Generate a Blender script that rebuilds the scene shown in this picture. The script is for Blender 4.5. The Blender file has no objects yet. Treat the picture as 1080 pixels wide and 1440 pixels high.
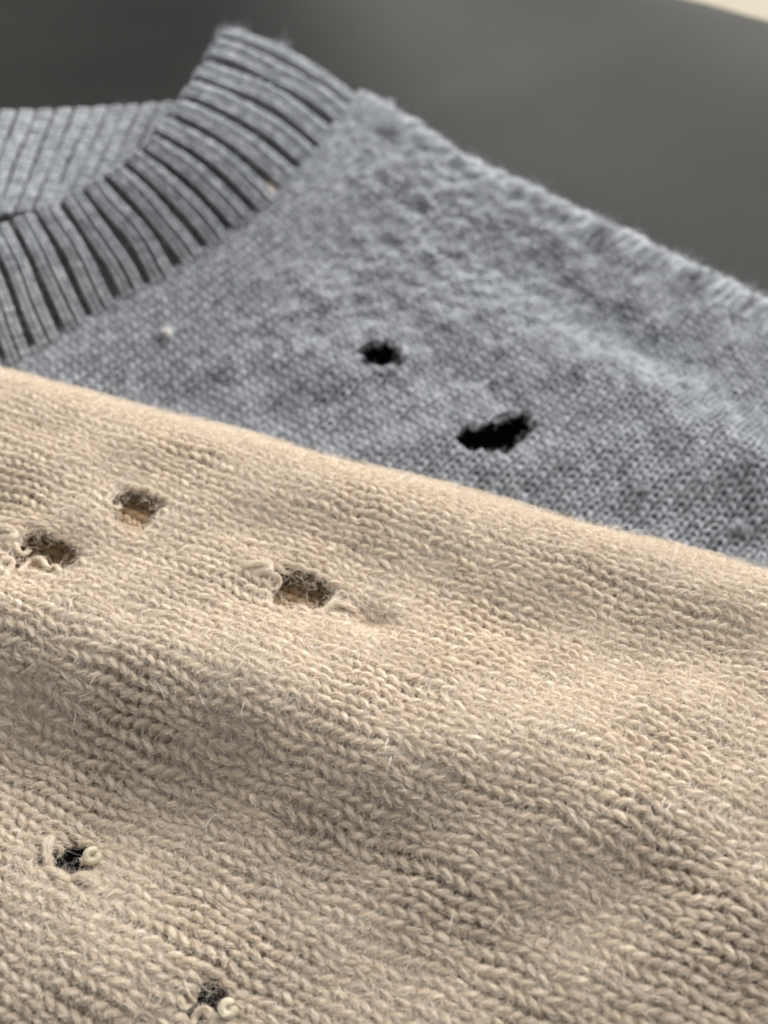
import bpy, math, random
import numpy as np
from mathutils import Vector, Matrix

random.seed(7)
rng = np.random.default_rng(7)
PI = math.pi
sc = bpy.context.scene
col = sc.collection

# ------------------------------------------------------------------ camera
PITCH = math.radians(50.0)
FPX = 1500.0                       # focal length in pixels of the 1080 x 1440 photograph
CAM = np.array([0.0, 0.0, 0.118])
FWD = np.array([0.0, math.cos(PITCH), -math.sin(PITCH)])
UPV = np.array([0.0, math.sin(PITCH), math.cos(PITCH)])
RGT = np.array([1.0, 0.0, 0.0])
cam_d = bpy.data.cameras.new('camera')
cam = bpy.data.objects.new('camera', cam_d)
col.objects.link(cam)
cam.location = CAM
cam.rotation_euler = (PI / 2 - PITCH, 0, 0)
cam_d.sensor_fit = 'HORIZONTAL'
cam_d.sensor_width = 36.0
cam_d.lens = 36.0 * FPX / 1080.0
cam_d.clip_start = 0.005
cam_d.clip_end = 20.0
cam_d.dof.use_dof = True
cam_d.dof.focus_distance = 0.1015
cam_d.dof.aperture_fstop = 33.0
sc.camera = cam

# ------------------------------------------------------------------ world and lamps (daylight from a window, indoors)
world = bpy.data.worlds.new('World')
sc.world = world
world.use_nodes = True
bg = world.node_tree.nodes['Background']
bg.inputs['Color'].default_value = (0.96, 0.97, 1.0, 1)
bg.inputs['Strength'].default_value = 0.27


def area(name, loc, aim, size, power, color):
    d = bpy.data.lights.new(name, 'AREA')
    d.shape = 'RECTANGLE'
    d.size, d.size_y = size
    d.energy = power
    d.color = color
    o = bpy.data.objects.new(name, d)
    col.objects.link(o)
    o.location = loc
    o.rotation_euler = (Vector(aim) - Vector(loc)).to_track_quat('-Z', 'Y').to_euler()
    return o


area('window_light', (0.55, 0.95, 0.70), (0.0, 0.1, 0.0), (1.4, 1.05), 31.0, (1.0, 0.975, 0.94))
sc.view_settings.view_transform = 'Standard'
sc.view_settings.look = 'None'
sc.view_settings.gamma = 1.0
sc.view_settings.exposure = 0.66
sc.cycles.use_denoising = True
sc.cycles.max_bounces = 12
sc.cycles.diffuse_bounces = 8
sc.cycles.transparent_max_bounces = 8


# ------------------------------------------------------------------ pixel helpers
def ray(px, py):
    d = FWD * FPX + RGT * (px - 540.0) + UPV * (720.0 - py)
    return d / np.linalg.norm(d)


def at_z(px, py, z):
    d = ray(px, py)
    return CAM + d * ((z - CAM[2]) / d[2])


def to_px(P):
    q = P - CAM
    f = q @ FWD
    f = np.where(np.abs(f) < 1e-6, 1e-6, f)
    return 540 + FPX * (q @ RGT) / f, 720 - FPX * (q @ UPV) / f


def snoise(x, y, wl, seed, n=7):
    """smooth random field of x, y with a wavelength of about wl, spread about -1..1"""
    r = np.random.default_rng(seed)
    out = np.zeros_like(np.asarray(x, dtype=float))
    for i in range(n):
        a = r.uniform(0, 2 * PI)
        k = 2 * PI / wl * r.uniform(0.6, 1.5)
        out = out + np.sin(k * (math.cos(a) * x + math.sin(a) * y) + r.uniform(0, 2 * PI))
    return out / math.sqrt(n / 2) * 0.6


def gauss(x, y, cx, cy, ang, ll, ss):
    dx, dy = x - cx, y - cy
    u = dx * math.cos(ang) + dy * math.sin(ang)
    v = -dx * math.sin(ang) + dy * math.cos(ang)
    return np.exp(-(u / ll) ** 2 - (v / ss) ** 2)


# ------------------------------------------------------------------ object helpers
def link(o, parent=None, **props):
    col.objects.link(o)
    if parent is not None:
        o.parent = parent
    for k, v in props.items():
        o[k] = v
    return o


def empty(name, loc, **props):
    o = bpy.data.objects.new(name, None)
    o.empty_display_size = 0.01
    link(o, None, **props)
    o.location = loc
    return o


def mesh_np(name, V, F, mat, parent=None, smooth=True, **props):
    """V n x 3, F m x 4 quads; world coordinates (the parent Empty's place is taken off)"""
    V = np.asarray(V, dtype=np.float32)
    if parent is not None:
        V = V - np.array(world_loc(parent), dtype=np.float32)
    F = np.asarray(F, dtype=np.int32)
    me = bpy.data.meshes.new(name)
    me.vertices.add(len(V))
    me.vertices.foreach_set('co', V.ravel())
    me.loops.add(F.size)
    me.loops.foreach_set('vertex_index', F.ravel())
    me.polygons.add(len(F))
    me.polygons.foreach_set('loop_start', np.arange(0, F.size, F.shape[1], dtype=np.int32))
    me.polygons.foreach_set('loop_total', np.full(len(F), F.shape[1], dtype=np.int32))
    me.polygons.foreach_set('use_smooth', np.full(len(F), smooth))
    me.update(calc_edges=True)
    me.materials.append(mat)
    return link(bpy.data.objects.new(name, me), parent, **props)


def world_loc(o):
    p = Vector((0, 0, 0))
    while o is not None:
        p = p + Vector(o.location)
        o = o.parent
    return p


def hair_np(name, curves, radius, mat, parent, **props):
    """curves: list of (n x k x 3 arrays); radius: list of n-arrays (root radius), tapering to the tip"""
    h = bpy.data.hair_curves.new(name)
    sizes, pos, rad = [], [], []
    for C, r in zip(curves, radius):
        n, k, _ = C.shape
        sizes += [k] * n
        pos.append(C.reshape(-1, 3))
        taper = 1.0 - 0.55 * np.linspace(0, 1, k) ** 2
        rad.append((r[:, None] * taper[None, :]).ravel())
    h.add_curves(sizes)
    p = np.concatenate(pos) - np.array(world_loc(parent))
    h.attributes['position'].data.foreach_set('vector', p.astype(np.float32).ravel())
    a = h.attributes.get('radius') or h.attributes.new('radius', 'FLOAT', 'POINT')
    a.data.foreach_set('value', np.concatenate(rad).astype(np.float32))
    h.materials.append(mat)
    return link(bpy.data.objects.new(name, h), parent, **props)


# ------------------------------------------------------------------ materials
def nodes_of(name):
    m = bpy.data.materials.new(name)
    m.use_nodes = True
    nt = m.node_tree
    return m, nt, nt.nodes['Principled BSDF']


def ramp_noise(nt, scale, detail, stops, vec=None, rough=0.6):
    tn = nt.nodes.new('ShaderNodeTexNoise')
    tn.inputs['Scale'].default_value = scale
    tn.inputs['Detail'].default_value = detail
    tn.inputs['Roughness'].default_value = rough
    if vec is None:
        tc = nt.nodes.new('ShaderNodeTexCoord')
        vec = tc.outputs['Object']
    nt.links.new(vec, tn.inputs['Vector'])
    r = nt.nodes.new('ShaderNodeValToRGB')
    while len(r.color_ramp.elements) < len(stops):
        r.color_ramp.elements.new(0.5)
    for e, (p, c) in zip(r.color_ramp.elements, stops):
        e.position = p
        e.color = (*c, 1)
    nt.links.new(tn.outputs['Fac'], r.inputs['Fac'])
    return tn, r


def mix_rgb(nt, a, b, fac, mode='MULTIPLY'):
    m = nt.nodes.new('ShaderNodeMix')
    m.data_type = 'RGBA'
    m.blend_type = mode
    m.inputs['Factor'].default_value = fac
    nt.links.new(a, m.inputs['A'])
    nt.links.new(b, m.inputs['B'])
    return m.outputs['Result']


def yarn_mat(name, dark, mid, light, scale, spec=0.15, trans=0.0):
    m, nt, b = nodes_of(name)
    tn, r = ramp_noise(nt, scale, 3.0, [(0.28, dark), (0.5, mid), (0.72, light)])
    t2, r2 = ramp_noise(nt, scale * 0.06, 2.0, [(0.3, (0.86, 0.86, 0.88)), (0.7, (1.0, 1.0, 1.0))])
    c = mix_rgb(nt, r.outputs['Color'], r2.outputs['Color'], 1.0)
    nt.links.new(c, b.inputs['Base Color'])
    b.inputs['Roughness'].default_value = 0.85
    b.inputs['Specular IOR Level'].default_value = spec
    b.inputs['Sheen Weight'].default_value = 0.25
    b.inputs['Sheen Roughness'].default_value = 0.5
    t3 = nt.nodes.new('ShaderNodeTexNoise')
    t3.inputs['Scale'].default_value = scale * 5
    t3.inputs['Detail'].default_value = 2
    nt.links.new(tn.inputs['Vector'].links[0].from_socket, t3.inputs['Vector'])
    bp = nt.nodes.new('ShaderNodeBump')
    bp.inputs['Strength'].default_value = 0.6
    bp.inputs['Distance'].default_value = 0.00008
    nt.links.new(t3.outputs['Fac'], bp.inputs['Height'])
    nt.links.new(bp.outputs['Normal'], b.inputs['Normal'])
    if trans:                                     # wool lets some light through
        tl = nt.nodes.new('ShaderNodeBsdfTranslucent')
        nt.links.new(c, tl.inputs['Color'])
        mx = nt.nodes.new('ShaderNodeMixShader')
        mx.inputs['Fac'].default_value = trans
        nt.links.new(b.outputs['BSDF'], mx.inputs[1])
        nt.links.new(tl.outputs['BSDF'], mx.inputs[2])
        nt.links.new(mx.outputs['Shader'], nt.nodes['Material Output'].inputs['Surface'])
    return m


def fibre_mat(name, stops, gloss=0.25, tint=(1, 1, 1)):
    """a fine animal fibre: mostly diffuse, a little shine along the strand, colour differing from strand to strand"""
    m, nt, b = nodes_of(name)
    hi = nt.nodes.new('ShaderNodeHairInfo')
    r = nt.nodes.new('ShaderNodeValToRGB')
    while len(r.color_ramp.elements) < len(stops):
        r.color_ramp.elements.new(0.5)
    for e, (p, c) in zip(r.color_ramp.elements, stops):
        e.position = p
        e.color = (*c, 1)
    nt.links.new(hi.outputs['Random'], r.inputs['Fac'])
    nt.links.new(r.outputs['Color'], b.inputs['Base Color'])
    b.inputs['Roughness'].default_value = 0.6
    b.inputs['Specular IOR Level'].default_value = 0.3
    hb = nt.nodes.new('ShaderNodeBsdfHair')
    hb.component = 'Reflection'
    hb.inputs['Color'].default_value = (0.85 * tint[0], 0.85 * tint[1], 0.85 * tint[2], 1)
    hb.inputs['RoughnessU'].default_value = 0.25
    hb.inputs['RoughnessV'].default_value = 0.6
    mx = nt.nodes.new('ShaderNodeMixShader')
    mx.inputs['Fac'].default_value = gloss
    nt.links.new(b.outputs['BSDF'], mx.inputs[1])
    nt.links.new(hb.outputs['BSDF'], mx.inputs[2])
    nt.links.new(mx.outputs['Shader'], nt.nodes['Material Output'].inputs['Surface'])
    return m


M = {}
M['beige'] = yarn_mat('beige_wool', (0.52, 0.405, 0.285), (0.76, 0.635, 0.475), (0.91, 0.81, 0.65), 700, trans=0.24)
M['beige_fibre'] = fibre_mat('beige_fibre', [(0.0, (0.44, 0.335, 0.23)), (0.5, (0.78, 0.655, 0.495)), (1.0, (0.96, 0.90, 0.785))], 0.18)
M['beige_pale'] = yarn_mat('pale_cream_wool', (0.62, 0.52, 0.38), (0.76, 0.67, 0.52), (0.84, 0.77, 0.63), 900)
M['beige_warmed'] = yarn_mat('beige_wool_warm_scatter', (0.54, 0.37, 0.20), (0.70, 0.51, 0.30), (0.80, 0.62, 0.40), 900, trans=0.55)  # browner than the yarn: warm scattered light in gaps and holes painted in
M['grey'] = yarn_mat('grey_wool', (0.125, 0.135, 0.15), (0.265, 0.281, 0.306), (0.45, 0.467, 0.495), 700)
M['grey_rib'] = yarn_mat('grey_rib_wool', (0.16, 0.172, 0.186), (0.335, 0.354, 0.376), (0.54, 0.56, 0.58), 650)
M['grey_shaded'] = yarn_mat('grey_wool_groove_shade', (0.07, 0.072, 0.077), (0.11, 0.113, 0.12), (0.15, 0.153, 0.16), 900)  # darker copy of the grey: shade of rib grooves and stitch gaps painted in
M['grey_fibre'] = fibre_mat('grey_fibre', [(0.0, (0.14, 0.149, 0.168)), (0.5, (0.35, 0.37, 0.40)), (1.0, (0.60, 0.622, 0.65))], 0.12)
M['hole_fibre'] = fibre_mat('charcoal_fibre', [(0.0, (0.07, 0.065, 0.055)), (0.7, (0.20, 0.18, 0.15)), (1.0, (0.42, 0.38, 0.31))], 0.2)
M['white_hair'] = fibre_mat('white_hair', [(0.0, (0.74, 0.68, 0.58)), (1.0, (0.90, 0.87, 0.80))], 0.45)
M['curl'] = yarn_mat('stiff_cream_yarn', (0.50, 0.44, 0.29), (0.66, 0.59, 0.42), (0.76, 0.70, 0.54), 1500, 0.4, trans=0.15)
M['curl'].node_tree.nodes['Principled BSDF'].inputs['Roughness'].default_value = 0.35
M['lint'] = yarn_mat('grey_lint', (0.20, 0.205, 0.215), (0.34, 0.345, 0.355), (0.50, 0.50, 0.505), 900)
M['lint_cream'] = yarn_mat('cream_lint', (0.50, 0.45, 0.36), (0.62, 0.56, 0.45), (0.72, 0.66, 0.55), 1500)
M['lint_pale'] = yarn_mat('pale_lint', (0.42, 0.42, 0.41), (0.56, 0.56, 0.54), (0.68, 0.67, 0.64), 1500)
M['lint_green'] = yarn_mat('green_lint', (0.10, 0.25, 0.20), (0.14, 0.33, 0.27), (0.2, 0.42, 0.35), 1500)


# ------------------------------------------------------------------ yarn and knitting
def frames(P, N):
    T = np.gradient(P, axis=0)
    T /= np.linalg.norm(T, axis=1, keepdims=True) + 1e-12
    B = np.cross(T, N)
    B /= np.linalg.norm(B, axis=1, keepdims=True) + 1e-12
    N2 = np.cross(B, T)
    return T, B, N2


def tube(P, N, R, sides, ply=0.10, twist=2.2):
    """P n x 3 centre line, N n x 3 guide normals, R n radii -> verts, quads (closed by tapering ends), frames"""
    n = len(P)
    T, B, N2 = frames(P, N)
    seg = np.linalg.norm(np.diff(P, axis=0), axis=1)
    L = np.concatenate([[0], np.cumsum(seg)])
    R = R.copy()
    R[0] *= 0.15
    R[-1] *= 0.15
    if n > 4:
        R[1] *= 0.75
        R[-2] *= 0.75
    th = np.arange(sides) / sides * 2 * PI
    ph = L / (np.mean(R) + 1e-9) / twist
    rr = R[:, None] * (1 + ply * np.cos(2 * (th[None, :] - ph[:, None])))
    V = P[:, None, :] + rr[:, :, None] * (np.cos(th)[None, :, None] * B[:, None, :] + np.sin(th)[None, :, None] * N2[:, None, :])
    i = np.arange(n - 1)[:, None] * sides
    j = np.arange(sides)[None, :]
    j2 = (np.arange(sides) + 1)[None, :] % sides
    F = np.stack([i + j, i + sides + j, i + sides + j2, i + j2], axis=-1).reshape(-1, 4)
    return V.reshape(-1, 3), F, (T, B, N2, L)


def matted(cloth, s, t, n, rr, z0=(0.6, 1.9), ln=(0.0008, 0.0028)):
    """n strands that lie criss-cross on the face of the cloth round each of the stitches s, t"""
    dens = np.clip(1 + 0.9 * snoise(s, t, 0.016, cloth.seed + 90), 0.25, 2.5)
    rep_ = np.maximum((n * dens).astype(int), 0)
    s = np.repeat(s, rep_) + rr.uniform(-0.6, 0.6, rep_.sum()) * cloth.h
    t = np.repeat(t, rep_) + rr.uniform(-0.6, 0.6, rep_.sum()) * cloth.W
    m, k = len(s), 7
    a = rr.uniform(0, 2 * PI, m)
    L = rr.uniform(*ln, m) / (k - 1)
    turn = rr.normal(0, 0.2, m)
    S, T_ = np.empty((m, k)), np.empty((m, k))
    for q in range(k):
        S[:, q], T_[:, q] = s, t
        a = a + turn + rr.normal(0, 0.12, m)
        s, t = s + L * np.cos(a), t + L * np.sin(a)
    Z = cloth.r * (rr.uniform(*z0, m)[:, None] + rr.normal(0, 0.5, m)[:, None] * np.linspace(-1, 1, k)[None, :] + rr.normal(0, 0.08, (m, k)))
    S, T_ = cloth.warp(S, T_)
    Z = np.maximum(Z, 0.2 * cloth.r) + cloth.dent(S, T_)
    P, N = cloth.surf(S.ravel(), T_.ravel())
    clear = ~cloth.gone(S, T_).any(axis=1) | (rr.random(m) < 0.06)
    return (P + N * Z.ravel()[:, None]).reshape(m, k, 3)[clear]


def lerp_rows(A, f):
    i = np.clip(np.floor(f).astype(int), 0, len(A) - 2)
    w = (f - i)[..., None] if A.ndim > 1 else (f - i)
    return A[i] * (1 - w) + A[i + 1] * w


def fibres_on(P, fr, R, n_wrap, n_fly, rr, wrap_len=(2.0, 6.0), fly_len=(2.0, 6.0), r0=1.0, out_only=True, long_fly=0.0):
    """strands that lie along a yarn (n_wrap) and strands that stand off it (n_fly)"""
    T, B, N2, L = fr
    out = []
    rm = float(np.mean(R))
    tot = L[-1]
    idx_of = lambda l: np.interp(l, L, np.arange(len(L)))
    if n_wrap:
        k = 6
        l0 = rr.uniform(0, tot, n_wrap)
        ln = rr.uniform(*wrap_len, n_wrap) * rm
        u = np.linspace(0, 1, k)[None, :]
        f = idx_of(np.clip(l0[:, None] + ln[:, None] * u, 0, tot))
        th = rr.uniform(-0.35, PI + 0.35, n_wrap)[:, None] + u * rr.normal(0.7, 0.5, n_wrap)[:, None]
        lift = 0.98 + 0.16 * rr.random(n_wrap)[:, None] + 0.5 * rr.random(n_wrap)[:, None] * np.abs(2 * u - 1 + rr.normal(0, 0.3, n_wrap)[:, None]) ** 1.5 + rr.normal(0, 0.025, (n_wrap, k))
        lift += (rr.random(n_wrap) < 0.2)[:, None] * rr.uniform(0, 0.9, n_wrap)[:, None] * u ** 2
        rad = lerp_rows(R, f) * lift
        C = lerp_rows(P, f) + rad[..., None] * (np.cos(th)[..., None] * lerp_rows(B, f) + np.sin(th)[..., None] * lerp_rows(N2, f))
        out.append(C)
    if n_fly:
        k = 7
        l0 = rr.uniform(0, tot, n_fly)
        f0 = idx_of(l0)
        th = rr.uniform(0.1, PI - 0.1, n_fly)
        b, nn, t = lerp_rows(B, f0), lerp_rows(N2, f0), lerp_rows(T, f0)
        start = lerp_rows(P, f0) + (lerp_rows(R, f0) * 0.9)[:, None] * (np.cos(th)[:, None] * b + np.sin(th)[:, None] * nn)
        d = 0.75 * np.cos(th)[:, None] * b + 0.75 * np.sin(th)[:, None] * nn + t * rr.normal(0, 0.9, n_fly)[:, None] + rr.normal(0, 0.45, (n_fly, 3))
        d /= np.linalg.norm(d, axis=1, keepdims=True)
        ln = rr.uniform(*fly_len, n_fly) * rm
        ln = ln * np.where(rr.random(n_fly) < long_fly, 2.6, 1.0)
        C = np.empty((n_fly, k, 3))
        C[:, 0] = start
        bend = rr.normal(0, 0.2, (n_fly, 3))
        for q in range(1, k):
            d = d + bend + rr.normal(0, 0.16, (n_fly, 3)) - 0.10 * nn
            d /= np.linalg.norm(d, axis=1, keepdims=True)
            C[:, q] = C[:, q - 1] + d * (ln / (k - 1))[:, None]
        out.append(C)
    return out


class Cloth:
    """a knitted sheet: flat coordinates (s along the wales, t along the courses) bent into place by place(s, t) -> points"""

    def __init__(self, place, W, h, A, Bm, c, r, holes, seed, jit=0.07, flip=1, kt=1.0):
        self.flip, self.kt, self.gone = flip, kt, None
        self.place, self.W, self.h, self.A, self.B, self.c, self.r, self.holes, self.seed, self.jit = place, W, h, A, Bm, c, r, holes, seed, jit

    def warp(self, s, t):
        for (hs, ht, rs, rt, k, dent) in self.holes:
            ds, dt = s - hs, t - ht
            q = np.sqrt((ds / rs) ** 2 + (dt / rt) ** 2) + 1e-6
            g = k * np.exp(-(q / 1.7) ** 2)
            s, t = s + ds * g, t + dt * g * self.kt
        return s, t

    def dent(self, s, t):
        z = np.zeros_like(s)
        for (hs, ht, rs, rt, _k, dent) in self.holes:
            q2 = ((s - hs) / rs) ** 2 + ((t - ht) / rt) ** 2
            z = z + dent * np.exp(-q2 / 3.0)
        return z

    def surf(self, s, t):
        """points and normals"""
        e = 2e-4
        P = self.place(s, t)
        a = self.place(s + e, t) - P
        b = self.place(s, t + e) - P
        N = np.cross(a, b) * self.flip
        N /= np.linalg.norm(N, axis=-1, keepdims=True) + 1e-15
        return P, N

    def cut(self, s, t):
        m = np.zeros(s.shape, bool)
        if self.gone is not None:
            return self.gone(s, t)
        for (hs, ht, rs, rt, _k, _d) in self.holes:
            m |= (np.abs(s - hs) < rs) & (np.abs(t - ht) < rt)
        return m

    def row(self, j, k0, k1, keep, npts, least=2):
        """course j: a list of (P, N, R) runs of yarn"""
        W, h = self.W, self.h
        k = np.arange(k0, k1)
        sc_, tc_ = np.full(k.shape, j * h, float), k * W
        ok = keep(sc_, tc_) & ~self.cut(sc_, tc_)
        runs, i = [], 0
        while i < len(k):
            if not ok[i]:
                i += 1
                continue
            e = i
            while e < len(k) and ok[e]:
                e += 1
            if e - i >= least:
                runs.append((k[i], k[e - 1] + 1))
            i = e
        out = []
        for a, b in runs:
            n = (b - a) * npts + 1
            ph = np.linspace(-PI, PI + 2 * PI * (b - a - 1), n)
            x = a * W + W / (2 * PI) * (ph + self.A * np.sin(2 * ph))
            kk = a + (ph + PI) / (2 * PI)
            s = j * h - self.B * np.cos(ph) * (1 + 0.10 * snoise(kk, np.full(n, j * 1.7), 1.6, self.seed + 3))
            zz = -self.c * np.cos(2 * ph)
            t = x
            jt = self.jit
            s = s + jt * h * snoise(s, t, 2.6 * W, self.seed) + 0.8 * jt * h * snoise(s, t, 14 * W, self.seed + 7)
            t = t + jt * W * snoise(s, t, 2.6 * W, self.seed + 1) + 0.8 * jt * W * snoise(s, t, 14 * W, self.seed + 8)
            zz = zz + 0.12 * self.r * snoise(s, t, 2.2 * W, self.seed + 2)
            s, t = self.warp(s, t)
            zz = zz + self.dent(s, t)
            P, N = self.surf(s, t)
            P = P + N * zz[:, None]
            # plump on the legs of the V, thinner where the yarn turns under
            R = self.r * (1 + 0.10 * -np.cos(2 * ph) + 0.19 * snoise(ph * 0.5, np.full(n, j * 2.3), 2.4, self.seed + 4))
            out.append((P, N, np.maximum(R, 0.6 * self.r)))
        return out


def join(parts):
    V, F, o = [], [], 0
    for v, f in parts:
        V.append(v)
        F.append(f + o)
        o += len(v)
    return np.concatenate(V), np.concatenate(F)


def find_st(place, px, py, s0, s1, t0, t1, seen=None):
    """flat coordinates of the cloth point seen at a pixel (nearest to the camera)"""
    best = None
    for _ in range(5):
        S, Tt = np.meshgrid(np.linspace(s0, s1, 61), np.linspace(t0, t1, 61), indexing='ij')
        P = place(S.ravel(), Tt.ravel())
        x, y = to_px(P)
        e = (x - px) ** 2 + (y - py) ** 2
        dist = np.linalg.norm(P - CAM, axis=1)
        if seen is not None:
            e = np.where(seen(S.ravel(), Tt.ravel()), e, 1e12)
        i = int(np.argmin(e + (dist * 200) ** 2 * 1e-3))
        s, t = S.ravel()[i], Tt.ravel()[i]
        ws, wt = (s1 - s0) / 12, (t1 - t0) / 12
        s0, s1, t0, t1 = s - ws, s + ws, t - wt, t + wt
    return s, t


# ------------------------------------------------------------------ the dark surface and what lies beyond it
def surface_height(X, Y):
    z = 0.0022 * snoise(X, Y, 0.13, 501) * np.clip((Y - 0.12) / 0.1, 0, 1)
    c = at_z(700, 190, 0.0)
    z = z - 0.0025 * gauss(X, Y, c[0], c[1], math.radians(40), 0.05, 0.008)
    c = at_z(640, 150, 0.0)
    z = z + 0.002 * gauss(X, Y, c[0], c[1], math.radians(40), 0.05, 0.012)
    return z


def build_surface():
    e0, e1 = at_z(950, -14, 0.0), at_z(1080, 22, 0.0)
    d = (e1 - e0)[:2]
    d /= np.linalg.norm(d)
    nrm = np.array([-d[1], d[0]])                # away from the camera
    if nrm[1] < 0:
        nrm = -nrm
    a = np.linspace(-0.9, 0.75, 150)
    prof = np.concatenate([np.linspace(-0.62, -0.012, 130), np.linspace(-0.010, 0.06, 24)])
    A_, Q = np.meshgrid(a, prof, indexing='ij')
    R = 0.012
    ang = np.clip(Q / R + 0.6, 0, PI / 2)
    off = np.where(Q < -0.6 * R, Q, -0.6 * R + R * np.sin(ang))
    z = np.where(Q < -0.6 * R, 0, -R * (1 - np.cos(ang)))
    z = np.where(ang >= PI / 2, z - (Q - (PI / 2 - 0.6) * R), z)
    X = e0[0] + d[0] * A_ + nrm[0] * off
    Y = e0[1] + d[1] * A_ + nrm[1] * off
    Z = z + surface_height(X, Y)
    V = np.stack([X, Y, Z], -1).reshape(-1, 3)
    n, m = A_.shape
    i, j = np.meshgrid(np.arange(n - 1), np.arange(m - 1), indexing='ij')
    F = np.stack([i * m + j, (i + 1) * m + j, (i + 1) * m + j + 1, i * m + j + 1], -1).reshape(-1, 4)
    mt, nt, b = nodes_of('charcoal_upholstery')
    tn, r = ramp_noise(nt, 9.0, 4.0, [(0.3, (0.014, 0.014, 0.013)), (0.7, (0.024, 0.0237, 0.022))])
    nt.links.new(r.outputs['Color'], b.inputs['Base Color'])
    b.inputs['Roughness'].default_value = 0.52
    b.inputs['Specular IOR Level'].default_value = 0.04
    t2 = nt.nodes.new('ShaderNodeTexNoise')
    t2.inputs['Scale'].default_value = 700
    nt.links.new(tn.inputs['Vector'].links[0].from_socket, t2.inputs['Vector'])
    bp = nt.nodes.new('ShaderNodeBump')
    bp.inputs['Strength'].default_value = 0.25
    bp.inputs['Distance'].default_value = 0.0003
    nt.links.new(t2.outputs['Fac'], bp.inputs['Height'])
    nt.links.new(bp.outputs['Normal'], b.inputs['Normal'])
    mesh_np('dark_surface', V, F, mt, kind='structure', label='smooth charcoal grey surface under the two sweaters')
    mf, nt, b = nodes_of('pale_floor')
    tn, r = ramp_noise(nt, 3.0, 3.0, [(0.3, (0.26, 0.235, 0.175)), (0.7, (0.30, 0.27, 0.21))])
    nt.links.new(r.outputs['Color'], b.inputs['Base Color'])
    b.inputs['Roughness'].default_value = 0.6
    V = [(-4, -1, -0.35), (4, -1, -0.35), (4, 6, -0.35), (-4, 6, -0.35)]
    mesh_np('floor', V, [(0, 1, 2, 3)], mf, smooth=False, kind='structure', label='pale cream floor beyond the edge of the dark surface')


build_surface()

# ------------------------------------------------------------------ the beige sweater's shape
ZB = 0.030
BR = 0.0105                       # radius of its rolled fold
WALE = math.radians(-25.0)        # wales run down to the right
bs = np.array([math.cos(WALE), math.sin(WALE)])
bt = np.array([-math.sin(WALE), math.cos(WALE)])
b_org = at_z(540, 1000, ZB)[:2]
_sil = 0.82                       # angle on the roll at which it turns out of sight
_c0 = at_z(0, 528, ZB - BR * (1 - math.cos(_sil)))[:2]
_c1 = at_z(1080, 812, ZB - BR * (1 - math.cos(_sil)))[:2]
c_d = (_c1 - _c0) / np.linalg.norm(_c1 - _c0)
c_n = np.array([-c_d[1], c_d[0]])
c_w = float(_c0 @ c_n) - BR * math.sin(_sil)

B_BUMPS = [  # px, py, height mm, long mm, short mm, turn from the fold's direction
    (250, 955, 2.7, 34, 7.0, 2), (900, 1095, 1.2, 24, 10.0, 4), (210, 1105, -2.2, 22, 9.0, -6),
    (40, 1050, -2.2, 18, 8, 0), (760, 870, -2.0, 24, 6.0, 3), (380, 735, -1.0, 12, 4.0, 0),
    (120, 690, 0.8, 14, 5.0, 0), (60, 1330, 1.6, 16, 11, 0), (720, 1210, -0.3, 24, 12, -8),
    (522, 868, -2.0, 2.6, 2.0, 0),
]
_bb = []
_ca = math.atan2(c_d[1], c_d[0])
for (x, y, a, l, s_, tr) in B_BUMPS:
    p = at_z(x, y, ZB)
    _bb.append((p[0], p[1], a / 1000, l / 1000, s_ / 1000, _ca + math.radians(tr)))


def beige_place(s, t):
    X = b_org[0] + bs[0] * s + bt[0] * t
    Y = b_org[1] + bs[1] * s + bt[1] * t
    w = X * c_n[0] + Y * c_n[1] - c_w + 0.0002 * snoise(X * c_d[0] + Y * c_d[1], X * 0, 0.03, 55)
    hgt = 0.0
    for (cx, cy, a, l, q, an) in _bb:
        hgt = hgt + a * gauss(X, Y, cx, cy, an, l, q)
    down = np.clip(-w - 0.024, 0, None)
    hgt = hgt + 0.00035 * snoise(X, Y, 0.012, 77) - 0.36 * down * down / (down + 0.008)
    ang = np.clip(w / BR, 0, 2.5)
    over = np.where(w > 0, BR * np.sin(ang) - w, 0.0)
    extra = np.where(w / BR > 2.5, w - 2.5 * BR, 0.0)
    over = over + extra * math.cos(2.5)
    drop = np.where(w > 0, BR * (1 - np.cos(ang)), 0.0) + extra * 0.3
    Z = ZB + hgt * np.clip(1.0 - w / (0.7 * BR), 0.0, 1.0) - drop
    return np.stack([X + c_n[0] * over, Y + c_n[1] * over, Z], -1)


SR = (-0.075, 0.075, -0.05, 0.06)
B_HOLES_PX = [  # px, py, courses lost, wales lost, spread, dent
    (190, 712, 3, 2, 0.45, -0.0005),
    (65, 778, 3, 2, 0.42, -0.0005),
    (424, 832, 4, 2, 0.42, -0.0006),
    (98, 1212, 3, 1, 0.22, -0.0002),
    (292, 1414, 2, 1, 0.14, -0.0002),
]
BW, BH = 0.00195, 0.00127


def b_seen(s, t):
    X = b_org[0] + bs[0] * s + bt[0] * t
    Y = b_org[1] + bs[1] * s + bt[1] * t
    return X * c_n[0] + Y * c_n[1] - c_w < 0.9 * BR


g_g0 = None


def g_seen(s, t):
    return g_org @ g_n + s - g_w < 1.3 * GR


def lattice_holes(place, rows, rng_, W, h, seen):
    out = []
    for (x, y, ns, nt_, k, dn) in rows:
        s, t = find_st(place, x, y, *rng_, seen)
        s = (round(s / h - 0.5 * (1 - ns % 2)) + 0.5 * (1 - ns % 2)) * h      # so that whole stitches drop out
        t = (round(t / W - 0.5 * (1 - nt_ % 2)) + 0.5 * (1 - nt_ % 2)) * W
        out.append((s, t, ns * h / 2, nt_ * W / 2, k, dn))
    return out


b_holes = lattice_holes(beige_place, B_HOLES_PX, SR, BW, BH, b_seen)

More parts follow.
